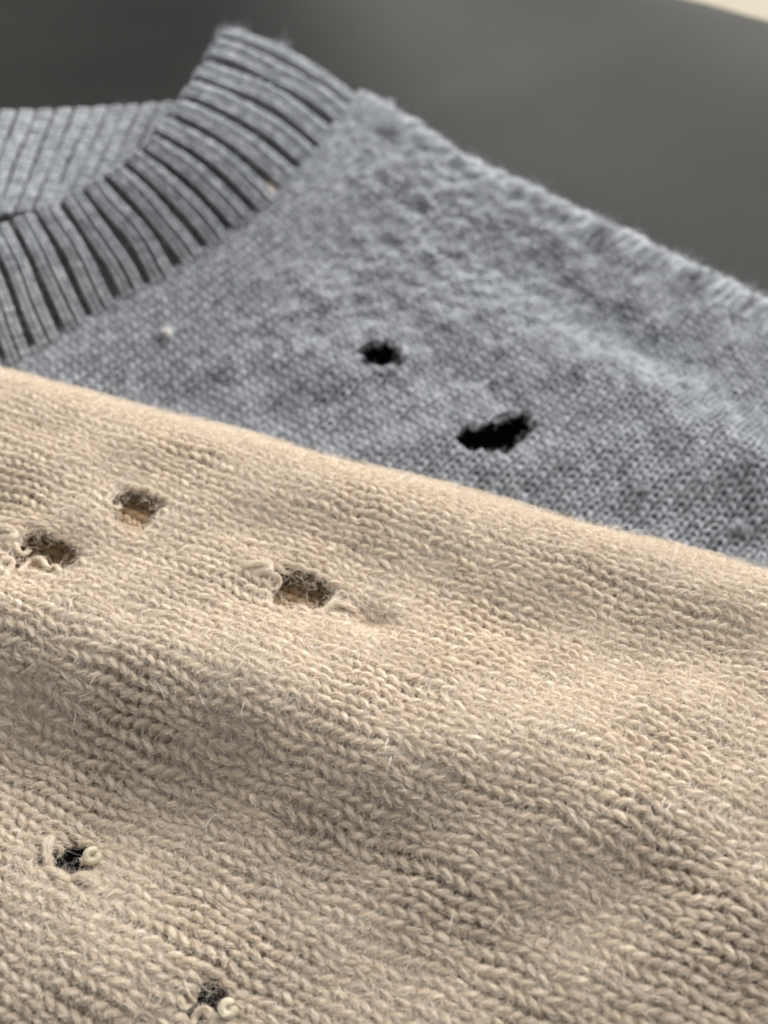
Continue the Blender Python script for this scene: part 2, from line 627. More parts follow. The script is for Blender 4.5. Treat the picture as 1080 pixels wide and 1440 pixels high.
beige = Cloth(beige_place, W=BW, h=BH, A=1.27, Bm=0.00092, c=0.00031, r=0.000285, holes=b_holes, seed=11, jit=0.20, kt=1.3)


def eaten(place, rows, rng_, seen):
    """what the moths ate: a test for stitches that lie within ovals on the cloth (ends as pixels, width in mm)"""
    q = []
    for (x0, y0, x1, y1, wd) in rows:
        q.append((np.array(find_st(place, x0, y0, *rng_, seen)), np.array(find_st(place, x1, y1, *rng_, seen)), wd / 2000))

    def gone(s, t, grow=0.0):
        m = np.zeros(s.shape, bool)
        for a_, b_, w_ in q:
            d = b_ - a_
            u = np.clip(((s - a_[0]) * d[0] + (t - a_[1]) * d[1]) / (d @ d), 0, 1)
            m |= (s - a_[0] - u * d[0]) ** 2 + (t - a_[1] - u * d[1]) ** 2 < (w_ + grow) ** 2
        return m
    return gone


beige.gone = eaten(beige_place, [(182, 708, 198, 717, 3.5), (45, 775, 87, 783, 3.2), (404, 825, 446, 839, 3.0), (86, 1208, 108, 1216, 3.1), (279, 1414, 306, 1417, 2.5)], SR, b_seen)


def b_keep(s, t):
    P = beige_place(s, t)
    x, y = to_px(P)
    w = P[:, 0] * c_n[0] + P[:, 1] * c_n[1]
    X = b_org[0] + bs[0] * s + bt[0] * t
    Y = b_org[1] + bs[1] * s + bt[1] * t
    w = X * c_n[0] + Y * c_n[1] - c_w
    return (x > -430) & (x < 1560) & (y < 1720) & (w < 2.1 * BR)


def in_frame(P, m=60):
    m = m + 130
    x, y = to_px(P)
    return (x > -m) & (x < 1080 + m) & (y > -m) & (y < 1440 + m)


def build_beige():
    root = empty('beige_sweater', (float(b_org[0]), float(b_org[1]), ZB - 0.02),
                 label='cream beige knitted wool sweater, rolled over, with five moth holes', category='sweater')
    rr = np.random.default_rng(21)
    hairs, rads = [], []
    for j in range(int(-0.092 / beige.h), int(0.092 / beige.h)):
        runs = beige.row(j, int(-0.065 / beige.W), int(0.085 / beige.W), b_keep, 16, 3)
        parts = []
        for P, N, R in runs:
            v, f, fr = tube(P, N, R, 7)
            parts.append((v, f))
            vis = in_frame(P)
            n_st = max(1, len(P) // 16)
            if vis.any():
                q = fibres_on(P, fr, R, int(105 * n_st), int(26 * n_st), rr, fly_len=(1.2, 4.2), long_fly=0.05)
                q += fibres_on(P, fr, R, 0, int(100 * n_st), rr, fly_len=(0.6, 2.2), long_fly=0.0)
                for C in q:
                    ok = in_frame(C[:, 0], 40)
                    C = C[ok]
                    if len(C):
                        hairs.append(C)
                        rads.append(rr.uniform(8e-6, 18e-6, len(C)))
        kk = np.arange(int(-0.065 / BW), int(0.085 / BW)) * BW
        ss = np.full(kk.shape, j * BH)
        ok = b_keep(ss, kk) & ~beige.cut(ss, kk) & in_frame(beige_place(ss, kk), 60)
        wq = (b_org[0] + bs[0] * ss + bt[0] * kk) * c_n[0] + (b_org[1] + bs[1] * ss + bt[1] * kk) * c_n[1] - c_w
        top = ok & (wq > 0.35 * BR) & (wq < 1.4 * BR)
        if top.any():
            C = matted(beige, ss[top], kk[top], 22, rr, z0=(1.2, 4.2), ln=(0.001, 0.0035))
            hairs.append(C)
            rads.append(rr.uniform(5e-6, 11e-6, len(C)))
        if ok.any():
            C = matted(beige, ss[ok], kk[ok], 75, rr, z0=(0.5, 1.9), ln=(0.0005, 0.0024))
            hairs.append(C)
            rads.append(rr.uniform(7e-6, 14e-6, len(C)))
        for v, f in parts:
            mesh_np('knitted_row', v, f, M['beige'], root)
    hair_np('fuzz', hairs, rads, M['beige_fibre'], root, kind='stuff')
    # added backing sheet: warms and closes the gaps between stitches, holes left open
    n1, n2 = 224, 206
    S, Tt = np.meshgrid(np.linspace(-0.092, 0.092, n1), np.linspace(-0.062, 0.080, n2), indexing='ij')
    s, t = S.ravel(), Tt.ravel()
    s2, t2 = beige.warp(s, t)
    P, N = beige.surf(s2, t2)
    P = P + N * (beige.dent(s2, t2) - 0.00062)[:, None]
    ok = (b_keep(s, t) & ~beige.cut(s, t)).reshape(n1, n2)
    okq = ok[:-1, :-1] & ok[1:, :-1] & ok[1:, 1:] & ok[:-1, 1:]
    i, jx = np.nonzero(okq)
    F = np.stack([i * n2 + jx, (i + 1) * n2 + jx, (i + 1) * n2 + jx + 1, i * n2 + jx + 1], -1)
    mesh_np('backing_sheet', P, F, M['beige_warmed'], root)
    # the back of the sweater, showing through the three holes by the fold
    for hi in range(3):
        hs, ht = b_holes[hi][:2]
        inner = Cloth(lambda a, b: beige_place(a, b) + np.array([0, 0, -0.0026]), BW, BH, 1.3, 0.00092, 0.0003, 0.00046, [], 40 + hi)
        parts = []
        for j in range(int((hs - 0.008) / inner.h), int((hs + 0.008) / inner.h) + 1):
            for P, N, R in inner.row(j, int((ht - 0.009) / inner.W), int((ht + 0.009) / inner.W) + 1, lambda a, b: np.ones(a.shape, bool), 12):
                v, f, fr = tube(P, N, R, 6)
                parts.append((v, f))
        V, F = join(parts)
        mesh_np('back_layer', V, F, M['beige_warmed'], root)  # same yarn, its browner tone standing in for light scattered inside the holes
    add_beige_details(root, rr)
    return root


def on_beige(px, py, z):
    s, t = find_st(beige_place, px, py, *SR, b_seen)
    P, N = beige.surf(np.array([s]), np.array([t]))
    return P[0] + N[0] * z, N[0]


def add_beige_details(root, rr):
    hairs, rads = [], []

    def loose(name, pts, r, mat, n=22, fib=120):
        q = [on_beige(x, y, z / 1000) for x, y, z in pts]
        P = catmull(np.array([p for p, _ in q]), np.linspace(0, len(q) - 1, n))
        N = catmull(np.array([m for _, m in q]), np.linspace(0, len(q) - 1, n))
        R = r / 1000 * (1 + 0.12 * np.sin(np.linspace(0, 9, n) + pts[0][0]))
        v, f, fr = tube(P, N, R, 10)
        mesh_np(name, v, f, mat, root)
        for C in fibres_on(P, fr, R, fib, fib // 3, rr, fly_len=(1, 4)):
            hairs.append(C)
            rads.append(rr.uniform(9e-6, 19e-6, len(C)))

    b, pale = M['beige'], M['beige_pale']
    loose('loose_loop', [(326, 804, -0.4), (348, 799, 0.3), (370, 799, 0.5), (380, 804, 0.4), (370, 808, 0.35), (345, 808, -0.4)], 0.36, b, fib=260)
    loose('loose_loop', [(-26, 755, -0.4), (-4, 749, 0.4), (14, 750, 0.6), (22, 756, 0.4), (12, 761, 0.4), (-16, 762, -0.4)], 0.34, b, fib=260)
    loose('loose_loop', [(452, 862, -0.5), (472, 853, 0.4), (496, 860, 0.3), (506, 872, -0.5)], 0.30, b, fib=200)
    loose('loose_loop', [(70, 1220, -0.5), (67, 1204, 0.4), (69, 1188, 0.45), (76, 1176, -0.5)], 0.36, pale, fib=260)
    loose('loose_loop', [(52, 1224, -0.5), (70, 1228, 0.3), (88, 1236, 0.3), (104, 1246, -0.5)], 0.34, pale, fib=220)
    loose('loose_loop', [(98, 1242, -0.5), (112, 1238, 0.4), (130, 1244, 0.4), (148, 1258, -0.5)], 0.40, pale, fib=260)
    loose('loose_loop', [(288, 1444, -0.5), (304, 1438, 0.4), (322, 1444, 0.4), (338, 1458, -0.5)], 0.38, pale, fib=220)
    loose('loose_strand', [(258, 1366, -0.4), (261, 1384, 0.4), (268, 1400, 0.3), (274, 1410, -0.4)], 0.13, pale, fib=50)
    # two stiff curled ends of yarn standing at the holes
    for (x, y) in ((132, 1213), (321, 1418)):
        p, n = on_beige(x, y, 0.0010)
        zc = (CAM - p) / np.linalg.norm(CAM - p)
        xa = np.cross(np.array([0, 0, 1.0]), zc)
        xa /= np.linalg.norm(xa)
        ya = np.cross(zc, xa)
        th = np.linspace(0.12, 2 * PI - 0.02, 26)
        maj = 0.00050
        P = p + maj * (np.cos(th)[:, None] * xa + 0.95 * np.sin(th)[:, None] * ya) + zc * (0.00018 * np.sin(th * 0.5))[:, None]
        Nn = np.repeat(zc[None], len(th), 0)
        v, f, fr = tube(P, Nn, np.full(len(th), 0.00035), 12, ply=0.03)
        mesh_np('curled_yarn_end', v, f, M['curl'], root)
        for C in fibres_on(P, fr, np.full(len(th), 0.00035), 20, 8, rr, fly_len=(1, 4)):
            hairs.append(C)
            rads.append(rr.uniform(7e-6, 12e-6, len(C)))
    for (hs, ht, rs, rt, k, dn) in b_holes:
        S, T_ = hs + rr.uniform(-2.4, 2.4, 2600) * rs, ht + rr.uniform(-1.9, 1.9, 2600) * rt
        rim = beige.gone(S, T_, 0.0002) & ~beige.gone(S, T_, -0.0003)
        s, t = S[rim][:130], T_[rim][:130]
        m, kq = len(s), 7
        a, turn = rr.uniform(0, 2 * PI, m), rr.normal(0, 0.4, m)
        L = rr.uniform(0.0004, 0.0013, m) / (kq - 1)
        Z = rr.uniform(-0.0004, 0.0004, m)
        C = np.empty((m, kq, 3))
        for q in range(kq):
            P, N = beige.surf(s, t)
            C[:, q] = P + N * (Z + beige.dent(s, t))[:, None]
            a = a + turn + rr.normal(0, 0.2, m)
            s, t = s + L * np.cos(a), t + L * np.sin(a)
            Z = Z + rr.normal(0, 0.00008, m)
        hairs.append(C)
        rads.append(rr.uniform(7e-6, 15e-6, m))
    hair_np('loop_fuzz', hairs, rads, M['beige_fibre'], root, kind='stuff')
    # tangled fine fibres left across the two small holes
    hairs, rads = [], []
    for (hs, ht, rs, rt, k, dn) in b_holes[3:]:
        m, kq = 70, 9
        s, t = hs + rr.normal(0, 0.8, m) * rs, ht + rr.normal(0, 0.75, m) * rt
        a, turn = rr.uniform(0, 2 * PI, m), rr.normal(0, 0.6, m)
        L = rr.uniform(0.0007, 0.0026, m) / (kq - 1)
        Z = rr.uniform(-0.0022, -0.0001, m)
        C = np.empty((m, kq, 3))
        for q in range(kq):
            P, N = beige.surf(s, t)
            C[:, q] = P + N * Z[:, None]
            a = a + turn + rr.normal(0, 0.25, m)
            s, t = s + L * np.cos(a), t + L * np.sin(a)
            Z = Z + rr.normal(0, 0.00008, m)
        hairs.append(C)
        rads.append(rr.uniform(7e-6, 13e-6, m))
    hair_np('hole_fuzz', hairs, rads, M['hole_fibre'], root, kind='stuff')
    # long stray hairs that catch the light
    hairs, rads = [], []
    given = [(93, 1168, 113, 1194), (279, 1372, 300, 1396), (222, 956, 240, 1012), (284, 976, 299, 1002), (345, 890, 372, 926), (350, 905, 390, 925), (545, 690, 575, 672),
             (560, 700, 610, 668), (905, 765, 960, 790), (880, 745, 930, 752), (790, 735, 810, 745)]
    for _ in range(46):
        x, y = rr.uniform(20, 1060), rr.uniform(700, 1430)
        if y < 620 + 0.27 * x:
            y += 330
        a = rr.uniform(-0.5, 1.9)
        ln = rr.uniform(14, 48)
        given.append((x, y, x + ln * math.cos(a), y + ln * math.sin(a)))
    for (x0, y0, x1, y1) in given:
        p0, n0 = on_beige(x0, y0, 0.0004)
        p1, n1 = on_beige(x1, y1, 0.0004)
        u = np.linspace(0, 1, 9)[:, None]
        L = np.linalg.norm(p1 - p0)
        side = np.cross(p1 - p0, n0)
        C = p0 + (p1 - p0) * u + n0 * (np.sin(PI * u) * L * 0.22 + 0.0003) + side * np.sin(PI * u) * rr.uniform(-0.25, 0.25)
        hairs.append(C[None])
        rads.append(np.array([rr.uniform(13e-6, 22e-6)]))
    hair_np('stray_hair', hairs, rads, M['white_hair'], root, kind='stuff')


def catmull(P, f):
    n = len(P)
    i = np.clip(np.floor(f).astype(int), 0, n - 2)
    u = (f - i)[..., None]
    g = lambda q: P[np.clip(q, 0, n - 1)]
    p0, p1, p2, p3 = g(i - 1), g(i), g(i + 1), g(i + 2)
    return 0.5 * (2 * p1 + (p2 - p0) * u + (2 * p0 - 5 * p1 + 4 * p2 - p3) * u ** 2 + (3 * p1 - p0 - 3 * p2 + p3) * u ** 3)


beige_root = build_beige()

# ------------------------------------------------------------------ the grey sweater
GZ = 0.0095
GR = 0.0062
_g0 = at_z(480, 148, GZ - 0.0025)[:2]
_g1 = at_z(1080, 432, GZ - 0.0025)[:2]
g_d = (_g1 - _g0) / np.linalg.norm(_g1 - _g0)       # along the shoulder edge
g_n = np.array([-g_d[1], g_d[0]])                   # away, over the edge
g_w = float(_g0 @ g_n) - GR * 0.75
g_org = at_z(640, 480, GZ)[:2]
g_worn = at_z(560, 270, GZ)[:2]
G_BUMPS = [(560, 260, 2.6, 22, 12, 10), (850, 440, -2.6, 26, 7, 0), (900, 580, 1.6, 26, 9, 0), (430, 470, 1.2, 18, 12, 0),
           (1040, 760, -2.0, 12, 10, 0), (250, 470, -1.2, 20, 9, -60), (540, 560, 1.0, 18, 7, 0), (470, 340, -1.2, 10, 6, 0)]
_gb = []
_ga = math.atan2(g_d[1], g_d[0])
for (x, y, a, l, s_, tr) in G_BUMPS:
    p = at_z(x, y, GZ)
    _gb.append((p[0], p[1], a / 1000, l / 1000, s_ / 1000, _ga + math.radians(tr)))


def grey_place(s, t):
    """s runs towards the shoulder edge (along the wales), t along the edge"""
    X = g_org[0] + g_n[0] * s + g_d[0] * t
    Y = g_org[1] + g_n[1] * s + g_d[1] * t
    w = X * g_n[0] + Y * g_n[1] - g_w
    hgt = 0.0
    for (cx, cy, a, l, q, an) in _gb:
        hgt = hgt + a * gauss(X, Y, cx, cy, an, l, q)
    worn = np.clip(1.2 - np.hypot(X - g_worn[0], Y - g_worn[1]) / 0.055, 0.12, 1.0)
    hgt = hgt + 0.0004 * snoise(X, Y, 0.011, 177) + 0.0005 * snoise(X, Y, 0.025, 178) + worn * (0.0006 * snoise(X, Y, 0.006, 179) + 0.0003 * snoise(X, Y, 0.0035, 180))
    ang = np.clip(w / GR, 0, 2.4)
    extra = np.where(w / GR > 2.4, w - 2.4 * GR, 0.0)
    over = np.where(w > 0, GR * np.sin(ang) - w, 0.0) + extra * math.cos(2.4)
    drop = np.where(w > 0, GR * (1 - np.cos(ang)), 0.0) + extra * 0.1
    # towards the beige roll the cloth lies lower
    low = np.clip(-(w + 0.03) / 0.05, 0, 1) * 0.0035
    Z = GZ + hgt * np.clip(1.0 - w / (1.2 * GR), 0.25, 1.0) - drop - low
    return np.stack([X + g_n[0] * over, Y + g_n[1] * over, Z], -1)


GRNG = (-0.10, 0.07, -0.12, 0.12)
G_HOLES_PX = [
    (533, 498, 3, 2, 0.16, -0.0004),
    (682, 615, 3, 3, 0.12, -0.0004),
    (730, 596, 3, 2, 0.10, -0.0003),
]
g_holes = lattice_holes(grey_place, G_HOLES_PX, GRNG, 0.00172, 0.00128, g_seen)

grey = Cloth(grey_place, W=0.00172, h=0.00128, A=1.3, Bm=0.00092, c=0.00028, r=0.00031, holes=g_holes, seed=31, jit=0.11, flip=-1, kt=1.2)

# collar: seam (where the band joins the body) and free edge, as pixel and height
C_SEAM = [(-118, 590, 8), (-72, 562, 8.3), (-30, 538, 8.6), (10, 517, 9), (50, 495, 9.3), (90, 472, 9.6), (130, 446, 10), (170, 424, 10.4), (215, 400, 11), (257, 376, 11.6), (295, 352, 12.2), (332, 325, 13), (366, 298, 13.8), (398, 268, 14.4), (428, 235, 14.8), (453, 203, 15), (474, 174, 15), (494, 146, 15)]
C_EDGE = [(-170, 412, 16), (-128, 386, 17), (-90, 362, 17.6), (-53, 340, 18.2), (-18, 321, 19), (15, 305, 19.6), (48, 290, 20.2), (80, 275, 21), (110, 258, 22), (140, 240, 23), (166, 223, 24), (190, 204, 25), (213, 183, 25.8), (234, 160, 26.4), (253, 134, 27), (270, 108, 27.4), (287, 80, 27.4), (304, 48, 27)]


def curve_of(pts):
    P = np.array([at_z(x, y, z / 1000) for x, y, z in pts])
    seg = np.linalg.norm(np.diff(P, axis=0), axis=1)
    return P, np.concatenate([[0], np.cumsum(seg)])


seamP, _ = curve_of(C_SEAM)
edgeP, _ = curve_of(C_EDGE)
for _ in range(1):
    for Q in (seamP, edgeP):
        Q[1:-1] = 0.25 * Q[:-2] + 0.5 * Q[1:-1] + 0.25 * Q[2:]
# over the shoulder the band turns down behind
seamP = np.concatenate([seamP, seamP[-1:] + [[0.002, 0.0055, -0.0035]], seamP[-1:] + [[0.001, 0.009, -0.0095]]])
edgeP = np.concatenate([edgeP, edgeP[-1:] + [[0.0015, 0.006, -0.003]], edgeP[-1:] + [[0.0, 0.010, -0.010]]])
seam_px = np.array([to_px(p[None])for p in seamP[:len(C_SEAM)]])[:, :, 0]


def collar_place(v, u):
    """u along the band 0..len-1, v from the free edge (0) to the seam (1), with a little roll"""
    a, b = catmull(edgeP, u), catmull(seamP, u)
    P = a + (b - a) * v[..., None]
    lift = 0.0020 * np.sin(PI * np.clip(v, 0, 1)) - 0.004 * np.clip(0.06 - v, 0, 1) * 6
    P = P.copy()
    P[..., 2] += lift
    return P


BACK_TOP = [(-160, 172, 17), (-60, 164, 17), (20, 160, 17), (110, 157, 17), (190, 152, 17.5), (262, 146, 18)]
BACK_LOW = [(-200, 330, 13), (-110, 320, 13), (-35, 310, 13), (50, 300, 13), (125, 290, 13), (195, 280, 13)]
btopP, _ = curve_of(BACK_TOP)
blowP, _ = curve_of(BACK_LOW)


def back_place(v, u):
    a, b = catmull(btopP, u), catmull(blowP, u)
    P = a + (b - a) * v[..., None]
    P = P.copy()
    P[..., 1] -= 0.0012 * np.sin(PI * np.clip(v, 0, 1))
    return P


def seam_side(x, y):
    """> 0 on the body's side of the collar seam, in the plan of the seam curve"""
    S = seamP[:len(C_SEAM), :2]
    best = np.full(x.shape, 1e9)
    side = np.zeros(x.shape)
    for i in range(len(S) - 1):
        a, b = S[i], S[i + 1]
        d = b - a
        L2 = d @ d
        u = np.clip(((x - a[0]) * d[0] + (y - a[1]) * d[1]) / L2, 0 if i else -5, 1 if i < len(S) - 2 else 5)
        qx, qy = a[0] + u * d[0], a[1] + u * d[1]
        e = (x - qx) ** 2 + (y - qy) ** 2
        cr = d[0] * (y - a[1]) - d[1] * (x - a[0])
        m = e < best
        best = np.where(m, e, best)
        side = np.where(m, np.where(cr < 0, 1, -1) * np.sqrt(e), side)
    return side


def g_flat(s, t):
    return g_org[0] + g_n[0] * s + g_d[0] * t, g_org[1] + g_n[1] * s + g_d[1] * t


_grey_place0 = grey_place


def grey_place_full(s, t):
    """near the collar the body rises to the seam"""
    P = _grey_place0(s, t)
    X, Y = g_flat(s, t)
    sd = np.clip(seam_side(X, Y), 0, None)
    S = seamP[:len(C_SEAM)]
    d2 = (X[..., None] - S[:, 0]) ** 2 + (Y[..., None] - S[:, 1]) ** 2
    wt = 1 / (d2 + 1e-6)
    zs = (wt * S[:, 2]).sum(-1) / wt.sum(-1)
    k = np.exp(-(sd / 0.014) ** 2)
    P = P.copy()
    wv = X * g_n[0] + Y * g_n[1] - g_w
    k = k * np.clip(1 - wv / 0.012, 0, 1)
    P[..., 2] += (zs - 0.0002 - P[..., 2]) * k
    return P


grey.place = grey_place_full
g_g0 = float(g_org @ g_n)
grey.gone = eaten(grey_place_full, [(528, 498, 541, 499, 5.4), (665, 615, 710, 615, 4.7), (714, 606, 730, 592, 4.0)], GRNG, g_seen)


def g_keep(s, t):
    P = grey_place_full(s, t)
    x, y = to_px(P)
    X, Y = g_flat(s, t)
    w = X * g_n[0] + Y * g_n[1] - g_w
    wb = P[:, 0] * c_n[0] + P[:, 1] * c_n[1] - c_w
    return (x > -260) & (x < 1460) & (w < 2.0 * GR) & (wb > -0.004) & (seam_side(X, Y) > -0.0004)


def build_ribs(root, place, u0, u1, n_ribs, n_st, r, name, band_name, mat, wales=2, hair=None, seed=5):
    """a ribbed band: a recessed ground with proud ribs, each rib a strip of interlocked stitches"""
    band_n = 12 * n_ribs
    V_, U_ = np.meshgrid(np.linspace(-0.02, 1.02, 24), np.linspace(u0, u1, band_n), indexing='ij')
    P = place(V_.ravel(), U_.ravel())
    cl = Cloth(place, 1, 1, 1, 1, 1, 1, [], 0)

    def surf(v, u):
        e = 1e-3
        P = place(v, u)
        N = np.cross(place(v + e, u) - P, place(v, u + e) - P)
        N /= np.linalg.norm(N, axis=-1, keepdims=True) + 1e-15
        flip = np.sign(((CAM - P) * N).sum(-1, keepdims=True))
        return P, N * np.sign(np.mean(flip) + 1e-9)
    P, N = surf(V_.ravel(), U_.ravel())
    P = P - N * 0.00055
    n, m = V_.shape
    i, j = np.meshgrid(np.arange(n - 1), np.arange(m - 1), indexing='ij')
    F = np.stack([i * m + j, (i + 1) * m + j, (i + 1) * m + j + 1, i * m + j + 1], -1).reshape(-1, 4)
    band = mesh_np(band_name, P, F, M['grey_shaded'], root)  # ground between the ribs, groove shade put into its colour
    du = (u1 - u0) / n_ribs
    rr = np.random.default_rng(seed)
    for q in range(n_ribs):
        parts = []
        uc = u0 + (q + 0.5) * du
        wob = rr.normal(0, 0.03)
        for wv in range(wales):
            cu = uc + (wv - (wales - 1) / 2) * du * 0.41
            width = du * 0.33
            for k in range(n_st):
                ph = np.linspace(-PI * 0.92, PI * 0.92, 13)
                u = cu + width / (2 * PI) * (ph + 0.9 * np.sin(2 * ph)) + wob * du * math.sin(k * 0.35 + q)
                v = (k + 0.5) / n_st + (0.72 / n_st) * np.cos(ph) * -1 + rr.normal(0, 0.05) / n_st
                P, N = surf(v, u)
                side = (u - uc) / (du * 0.5)
                z = -0.00022 * np.cos(2 * ph) + 0.0005 * (1 - side ** 2) + rr.normal(0, 0.00004)
                P = P + N * z[:, None]
                R = np.full(len(P), r) * (1 - 0.1 * np.cos(2 * ph)) * rr.uniform(0.9, 1.1)
                v_, f_, fr = tube(P, N, R, 6)
                parts.append((v_, f_))
                if hair is not None:
                    for C in fibres_on(P, fr, R, 3, 5, rr, fly_len=(1.5, 5)):
                        hair[0].append(C)
                        hair[1].append(rr.uniform(12e-6, 20e-6, len(C)))
        V, F = join(parts)
        mesh_np(name, V, F, mat, band)
    return band


def lump(name, P, N, size, mat, root, rr, hair=None, squash=0.7):
    """a felted ball of fibres: an uneven lump sunk a little into the cloth"""
    nu, nv = 14, 9
    th = np.linspace(0, 2 * PI, nu, endpoint=False)
    ph = np.linspace(0.03, PI - 0.03, nv)
    PH, TH = np.meshgrid(ph, th, indexing='ij')
    d = np.stack([np.sin(PH) * np.cos(TH), np.sin(PH) * np.sin(TH), np.cos(PH) * squash], -1)
    rad = size * (1 + 0.34 * snoise(d[..., 0] * 3 + d[..., 2] * 2, d[..., 1] * 3 - d[..., 2], 4.0, int(rr.integers(1e6))))
    V = P + N * size * 0.35 + (d * rad[..., None]).reshape(-1, 3)
    i, j = np.meshgrid(np.arange(nv - 1), np.arange(nu), indexing='ij')
    j2 = (j + 1) % nu
    F = np.stack([i * nu + j, (i + 1) * nu + j, (i + 1) * nu + j2, i * nu + j2], -1).reshape(-1, 4)
    o = mesh_np(name, V, F, mat, root)
    if hair is not None:
        n = 150
        dd = rr.normal(0, 1, (n, 3)) + N * 0.6
        dd /= np.linalg.norm(dd, axis=1, keepdims=True)
        C = np.empty((n, 6, 3))
        C[:, 0] = P + N * size * 0.35 + dd * size * 0.8
        bend = rr.normal(0, 0.5, (n, 3))
        ln = rr.uniform(0.5, 1.6, n) * size
        for q in range(1, 6):
            dd = dd + bend + rr.normal(0, 0.2, (n, 3))
            dd /= np.linalg.norm(dd, axis=1, keepdims=True)
            C[:, q] = C[:, q - 1] + dd * (ln / 5)[:, None]
        hair[0].append(C)
        hair[1].append(rr.uniform(9e-6, 18e-6, n))
    return o


def build_grey():
    root = empty('grey_sweater', (float(g_org[0]), float(g_org[1]), 0.0),
                 label='heather grey fine knit sweater with ribbed collar and two dark moth holes', category='sweater')
    rr = np.random.default_rng(33)
    hairs, rads = [], []
    for j in range(int(GRNG[0] / grey.h), int(GRNG[1] / grey.h) + 1):
        runs = grey.row(j, int(-0.13 / grey.W), int(0.14 / grey.W), g_keep, 12, 4)
        parts = []
        for P, N, R in runs:
            v, f, fr = tube(P, N, R, 5, ply=0.0)
            parts.append((v, f))
            n_st = max(1, len(P) // 12)
            for C in fibres_on(P, fr, R, int(8 * n_st), int(5 * n_st), rr, fly_len=(1.5, 5.0), long_fly=0.05):
                C = C[in_frame(C[:, 0], 40)]
                if len(C):
                    hairs.append(C)
                    rads.append(rr.uniform(10e-6, 18e-6, len(C)))
        for v, f in parts:
            mesh_np('knitted_row', v, f, M['grey'], root)
    # added backing sheet, shade of the gaps in its dark grey, holes left open
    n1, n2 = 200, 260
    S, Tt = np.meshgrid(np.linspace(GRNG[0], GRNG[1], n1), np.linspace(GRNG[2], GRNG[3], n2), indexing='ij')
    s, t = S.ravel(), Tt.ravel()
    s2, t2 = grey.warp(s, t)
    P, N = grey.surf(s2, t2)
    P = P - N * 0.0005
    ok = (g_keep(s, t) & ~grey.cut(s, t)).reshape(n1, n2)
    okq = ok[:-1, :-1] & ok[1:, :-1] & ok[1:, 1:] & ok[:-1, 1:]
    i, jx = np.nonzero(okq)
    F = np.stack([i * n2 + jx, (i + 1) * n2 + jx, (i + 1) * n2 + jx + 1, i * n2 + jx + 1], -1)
    mesh_np('backing_sheet', P, F, M['grey_shaded'], root)
    hair = (hairs, rads)
    # frayed rims of the two holes
    for (hs, ht, rs, rt, k, dn) in g_holes:
        S, T_ = hs + rr.uniform(-2.2, 2.2, 4000) * rs, ht + rr.uniform(-2.2, 2.2, 4000) * rt
        rim = grey.gone(S, T_, 0.0002) & ~grey.gone(S, T_, -0.0004)
        s, t = S[rim][:60], T_[rim][:60]
        m, kq = len(s), 7
        a, turn = rr.uniform(0, 2 * PI, m), rr.normal(0, 0.4, m)
        L = rr.uniform(0.0004, 0.0014, m) / (kq - 1)
        Z = rr.uniform(-0.0005, 0.0004, m)
        C = np.empty((m, kq, 3))
        for q in range(kq):
            P, N = grey.surf(s, t)
            C[:, q] = P + N * Z[:, None]
            a = a + turn + rr.normal(0, 0.2, m)
            s, t = s + L * np.cos(a), t + L * np.sin(a)
            Z = Z + rr.normal(0, 0.0001, m)
        hairs.append(C)
        rads.append(rr.uniform(9e-6, 16e-6, m))
    # felted patches, thicker towards the collar
    S, Tt = np.meshgrid(np.arange(int(GRNG[0] / grey.h), int(GRNG[1] / grey.h)) * grey.h, np.arange(int(GRNG[2] / grey.W), int(GRNG[3] / grey.W)) * grey.W, indexing='ij')
    s, t = S.ravel(), Tt.ravel()
    ok = g_keep(s, t) & ~grey.cut(s, t)
    s, t = s[ok], t[ok]
    P = grey_place_full(s, t)
    x, y = to_px(P)
    f = np.clip((560 - y) / 300, 0.12, 1.0) * np.clip(0.6 + 0.9 * snoise(s, t, 0.013, 400), 0, 1.6)
    pick = rr.random(len(s)) < np.clip(f, 0, 1) * in_frame(P, 40)
    C = matted(grey, s[pick], t[pick], 14, rr, z0=(0.7, 2.6), ln=(0.0006, 0.0022))
    hairs.append(C)
    rads.append(rr.uniform(10e-6, 20e-6, len(C)))
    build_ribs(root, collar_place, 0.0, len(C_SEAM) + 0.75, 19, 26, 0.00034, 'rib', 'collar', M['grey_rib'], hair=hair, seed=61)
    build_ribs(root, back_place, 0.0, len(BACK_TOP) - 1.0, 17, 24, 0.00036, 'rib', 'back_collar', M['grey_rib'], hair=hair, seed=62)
    # the linked seam that joins collar and body
    u = np.linspace(0.0, len(C_SEAM) - 0.4, 620)
    base = catmull(seamP, u)
    up = np.repeat(np.array([[0.15, -0.45, 0.88]]), len(u), 0)
    up /= np.linalg.norm(up, axis=1, keepdims=True)
    sd = np.gradient(base, axis=0)
    sd = np.cross(sd, up)
    sd /= np.linalg.norm(sd, axis=1, keepdims=True)
    for ph0 in (0.0, PI):
        w = np.arange(len(u)) / len(u) * 2 * PI * 62 + ph0 + 0.8 * snoise(u, u * 0, 1.3, 91)
        P = base + sd * (0.0006 * np.sin(w) + 0.0004 * snoise(u, u * 0, 0.8, 92))[:, None] + up * (0.0001 + 0.0003 * np.cos(w) + 0.0002 * snoise(u, u * 0, 0.5, 94))[:, None]
        R = 0.00031 * (1 + 0.25 * snoise(u, u * 0, 0.7, 93 + int(ph0)))
        v, f, fr = tube(P, up, R, 6)
        mesh_np('collar_seam', v, f, M['grey'], root)
        for C in fibres_on(P, fr, R, 400, 700, rr, fly_len=(1.5, 6)):
            hairs.append(C)
            rads.append(rr.uniform(10e-6, 18e-6, len(C)))
